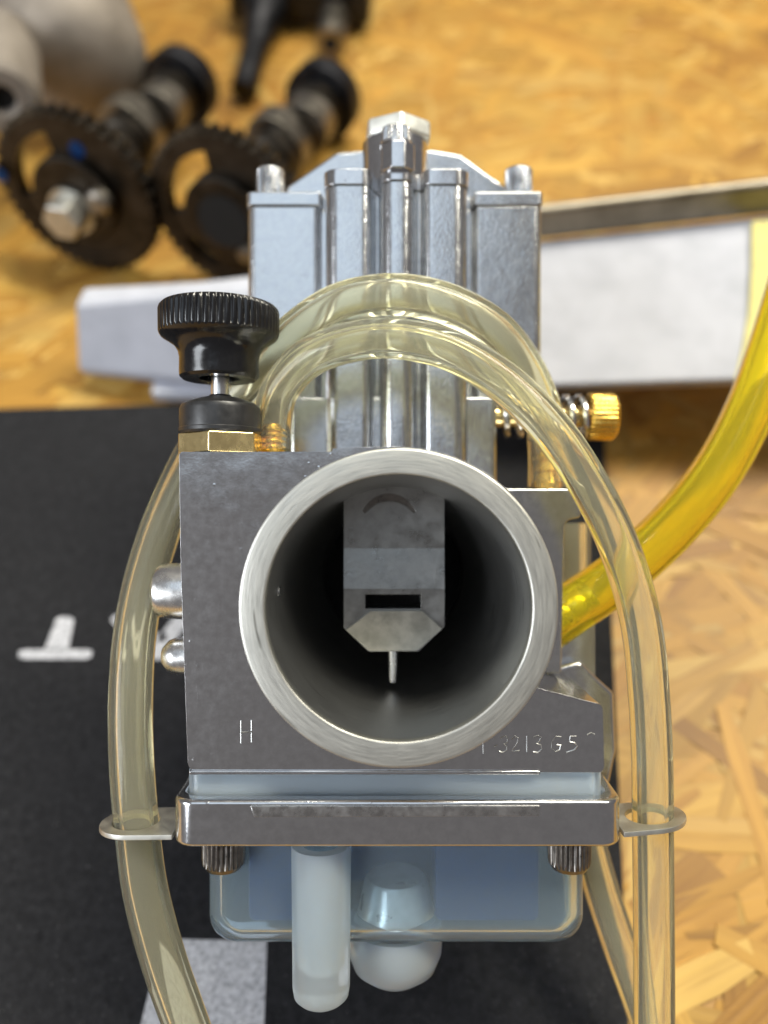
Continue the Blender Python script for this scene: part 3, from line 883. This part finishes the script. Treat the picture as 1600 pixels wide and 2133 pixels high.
# yellow light from the fuel hose, painted on the bar as a patch
M['yellow'] = plain('yellow_hose_glow', (0.60, 0.53, 0.14), 0.5)
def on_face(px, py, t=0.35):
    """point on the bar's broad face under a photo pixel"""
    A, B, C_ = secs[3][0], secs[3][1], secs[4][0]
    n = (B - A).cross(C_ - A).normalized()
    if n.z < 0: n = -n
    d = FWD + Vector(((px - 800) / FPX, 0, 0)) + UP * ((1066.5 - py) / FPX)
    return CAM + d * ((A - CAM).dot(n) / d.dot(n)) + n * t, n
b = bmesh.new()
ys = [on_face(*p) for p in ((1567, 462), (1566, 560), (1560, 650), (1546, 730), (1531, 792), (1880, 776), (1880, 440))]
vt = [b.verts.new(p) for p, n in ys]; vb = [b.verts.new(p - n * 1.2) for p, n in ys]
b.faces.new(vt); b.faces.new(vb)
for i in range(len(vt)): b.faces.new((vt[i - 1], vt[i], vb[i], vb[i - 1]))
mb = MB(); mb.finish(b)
mb.build('hose_glow_patch', M['yellow'], barr, origin=secs[0][0])
f0 = ground(322, 800, 6); f1 = ground(470, 838, 3)
MB().box(f0.x, f1.x + 20, f1.y, f0.y + 14, 3.1, 9, bevel=1.5).build('bar_foot', M['white'], barr, origin=secs[0][0])
# grey steel flat along its top
ga, gb = secs[3], secs[4]
mb = MB()
b = bmesh.new(); rings = []
for (b_, tf, tb), h in ((secs[2], 13.5), (ga, 13.5), (gb, 15.0)):
    y0 = tf.y + 2.0; z0 = tf.z + 0.6
    q = [Vector((tf.x, y0, z0)), Vector((tf.x, y0 + 1.0, z0 + h)), Vector((tf.x, y0 + 6, z0 + h)), Vector((tf.x, y0 + 6, z0))]
    rings.append([b.verts.new(v) for v in q])
for A, B in zip(rings, rings[1:]):
    for i in range(4): b.faces.new((A[i - 1], A[i], B[i], B[i - 1]))
b.faces.new(rings[0]); b.faces.new(rings[-1])
mb.finish(b, 2.4, 4, 30)
tag(mb.build('steel_flat', M['rust'], origin=secs[2][1]), 'dull grey steel flat lying along the top of the white bar', 'steel bar')

# ------------------------------------------------------------------ camshafts with toothed sprockets
def camshaft(label, gpx, epx, bolt):
    R = 36.0
    a = ground(gpx[0], gpx[1], R); e = ground(epx[0], epx[1], 19.5)
    ax = (e - a).normalized()
    side = ax.cross(Vector((0, 0, 1))).normalized()
    up = side.cross(ax)
    root = empty('camshaft', a)
    root.rotation_euler = Matrix((side, ax, up)).transposed().to_euler()
    tag(root, label, 'camshaft', 'camshafts lying on the bench')
    L = (e - a).length
    # toothed rim
    nt = 42
    rim = []
    for k in range(nt):
        for dr, fr in ((0, 0.0), (0, 0.28), (-2.4, 0.46), (-2.4, 0.82)):
            t = 2 * PI * (k + fr) / nt
            rim.append(((R + dr) * math.cos(t), (R + dr) * math.sin(t)))
    spk = MB().prism(rim, -3.5, 4, 'y', holes=[circle(0, 0, 27.5, 64)], bevel=0.3, ang=60)
    sprocket = spk.build('sprocket', M['oily'], root)
    web = MB()
    for d0, d1 in ((188, 214), (252, 465)):
        t0, t1 = math.radians(d0), math.radians(d1)
        n = max(6, int((d1 - d0) / 6))
        arc = [(28.2 * math.cos(t0 + (t1 - t0) * j / n), 28.2 * math.sin(t0 + (t1 - t0) * j / n)) for j in range(n + 1)]
        arc2 = [(16 * math.cos(t0 - 0.1 + (t1 - t0 + 0.2) * j / n), 16 * math.sin(t0 - 0.1 + (t1 - t0 + 0.2) * j / n)) for j in range(n, -1, -1)]
        web.prism(arc + arc2, -2.6, 2.6, 'y', bevel=0.4)
    web.lathe([(7.5, -7), (17.5, -7), (18.4, -6), (18.4, 3), (7.5, 3)], (0, 0, 0), 'y', 48)
    web.build('sprocket_web', M['oily'], root)
    pr = [(0, -3), (8, -3), (8, 5), (13, 5), (13, 16), (10.5, 17), (10.5, 25), (15.5, 26), (16, 27), (16, 31), (15.5, 32), (11.5, 33), (11.5, 39), (13.5, 40), (13.5, 47), (10.5, 48), (10.5, L - 26), (13, L - 25), (13, L - 14), (11, L - 13), (11, L - 7)]
    MB().lathe(pr, (0, 0, 0), 'y', 40).build('shaft', M['oily'], root)
    MB().lathe([(0, L - 8), (18.2, L - 8), (19, L - 7), (19, L + 3), (18.2, L + 4), (0, L + 4)], (0, 0, 0), 'y', 48).build('end_collar', M['blacksteel'], root)
    for y0, ph in ((L - 44, 0.6), (L - 62, 2.4)):
        lob = [((11.8 + 6.5 * max(0, math.cos((t - ph) / 1.15)) ** 3 if abs((t - ph + PI) % (2 * PI) - PI) < 1.7 else 11.8) * math.cos(t) if False else
                (11.8 + 6.5 * max(0.0, math.cos(min(PI / 2, abs((t - ph + PI) % (2 * PI) - PI) / 1.1))) ** 2) * math.cos(t),
                (11.8 + 6.5 * max(0.0, math.cos(min(PI / 2, abs((t - ph + PI) % (2 * PI) - PI) / 1.1))) ** 2) * math.sin(t)) for t in [2 * PI * j / 40 for j in range(40)]]
        MB().prism(lob, y0, y0 + 13, 'y', bevel=0.5, ang=50).build('cam_lobe', M['wornsteel'], root)
    if bolt:
        hx_ = [(-1 + 8.6 * math.cos(j * PI / 3), -4 + 8.6 * math.sin(j * PI / 3)) for j in range(6)]
        bl = MB().prism(hx_, -19, -9.2, 'y', bevel=1.2, seg=3)
        bl.lathe([(0, -9.2), (10.2, -9.2), (10.2, -7.1), (0, -7.1)], (-1, 0, -4), 'y', 32)
        bl.build('centre_bolt', M['boltsteel'], root)
        MB().lathe([(0, -13), (3.4, -12.6), (5.2, -11), (5.4, -7.1), (0, -7.1)], (14, 0, 3), 'y', 24).build('dowel_bolt', M['wornsteel'], root)
        for cxm, czm in ((6, 21), (-33, 6)):
            MB().prism(circle(cxm, czm, 3.4, 12), (-5.3 if cxm < 0 else -3.0), (-4.9 if cxm < 0 else -2.5), 'y').build('paint_mark', M['bluesteel'], root)
    else:
        MB().lathe([(0, -7.2), (11.2, -7.2), (11.6, -7.4), (11.6, -6.9), (0, -6.9)], (0, 0, 0), 'y', 40).build('bore_shade_disc', M['recess_shade'], root)
        MB().lathe([(0, -10), (3, -9.6), (4, -8), (4, -7.0), (0, -7.0)], (9, 0, -13), 'y', 20).build('dowel_bolt', M['wornsteel'], root)
    return root
camshaft('oily camshaft whose sprocket holds a silver hex bolt, at far left', (168, 402), (380, 178), True)
camshaft('oily camshaft with an empty sprocket bore, right beside the carburettor top', (480, 444), (676, 206), False)

# ------------------------------------------------------------------ things along the back
def along(p0, p1):
    ax = (p1 - p0).normalized()
    side = ax.cross(Vector((0, 0, 1))).normalized()
    return Matrix((side, ax, side.cross(ax))).transposed().to_euler(), (p1 - p0).length
p0, p1 = ground(508, 188, 8.0), ground(552, 20, 13.0)
rot, L = along(p0, p1)
pul = empty('puller_tool', p0, rot)
tag(pul, 'black steel puller with a rod tip and a hollow grey tube, at the top edge', 'tool')
MB().lathe([(0, -1), (5.5, -1), (7, 0.6), (7, L * .55), (8.2, L * .58), (10.5, L * .85), (14, L * .95), (15, L + 40), (0, L + 40)], (0, 0, 0), 'y', 32).build('puller_rod', M['blacksteel'], pul)
MB().box(-22, 62, L + 2, L + 32, -9, 16, bevel=3).build('puller_bridge', M['blacksteel'], pul)
q0, q1 = ground(688, 92, 9.0), ground(716, -60, 12.0)
inv = Matrix.Translation(p0) @ rot.to_matrix().to_4x4()
qi = inv.inverted()
a_, b2 = qi @ q0, qi @ q1
MB().tube([a_ + (b2 - a_) * t for t in (0, .1, .5, 1)], 8.4, 28, inner=4.6).build('puller_tube', M['wornsteel'], pul)
tt = MB().tube([a_ + (b2 - a_) * t for t in (0.02, .5, 1)], 4.5, 16); tt.build('tube_shade_core', M['recess_shade'], pul)

p0, p1 = ground(165, 150, 34), ground(70, -170, 40)
rot, L = along(p0, p1)
cyl = empty('aluminium_sleeve', p0, rot)
tag(cyl, 'large dull aluminium sleeve at the top left corner', 'engine part')
MB().lathe([(0, -9), (14, -8), (24, -5), (31, 0), (35, 7), (36, 14), (36, 30), (35.2, 31), (35.2, 34), (36, 35), (36, L)], (0, 0, 0), 'y', 56).build('sleeve_wall', M['alu'], cyl)
p0 = ground(4, 205, 60); p1 = p0 + Vector((-14, 50, -4))
rot, L = along(p0, p1)
fl = empty('aluminium_collar', p0, rot)
tag(fl, 'pale aluminium collar with a dark hole cut off by the left edge', 'engine part')
MB().lathe([(5.5, 4), (6, -1), (7, -2), (13, -2), (15.5, 0), (16, 3), (16, 40), (12, 42), (12, 60)], (0, 0, 0), 'y', 44).build('collar_ring', M['alu'], fl)
MB().lathe([(0, 2.5), (6.2, 2.5), (6.2, 3.0), (0, 3.0)], (0, 0, 0), 'y', 24).build('collar_shade_disc', M['recess_shade'], fl)
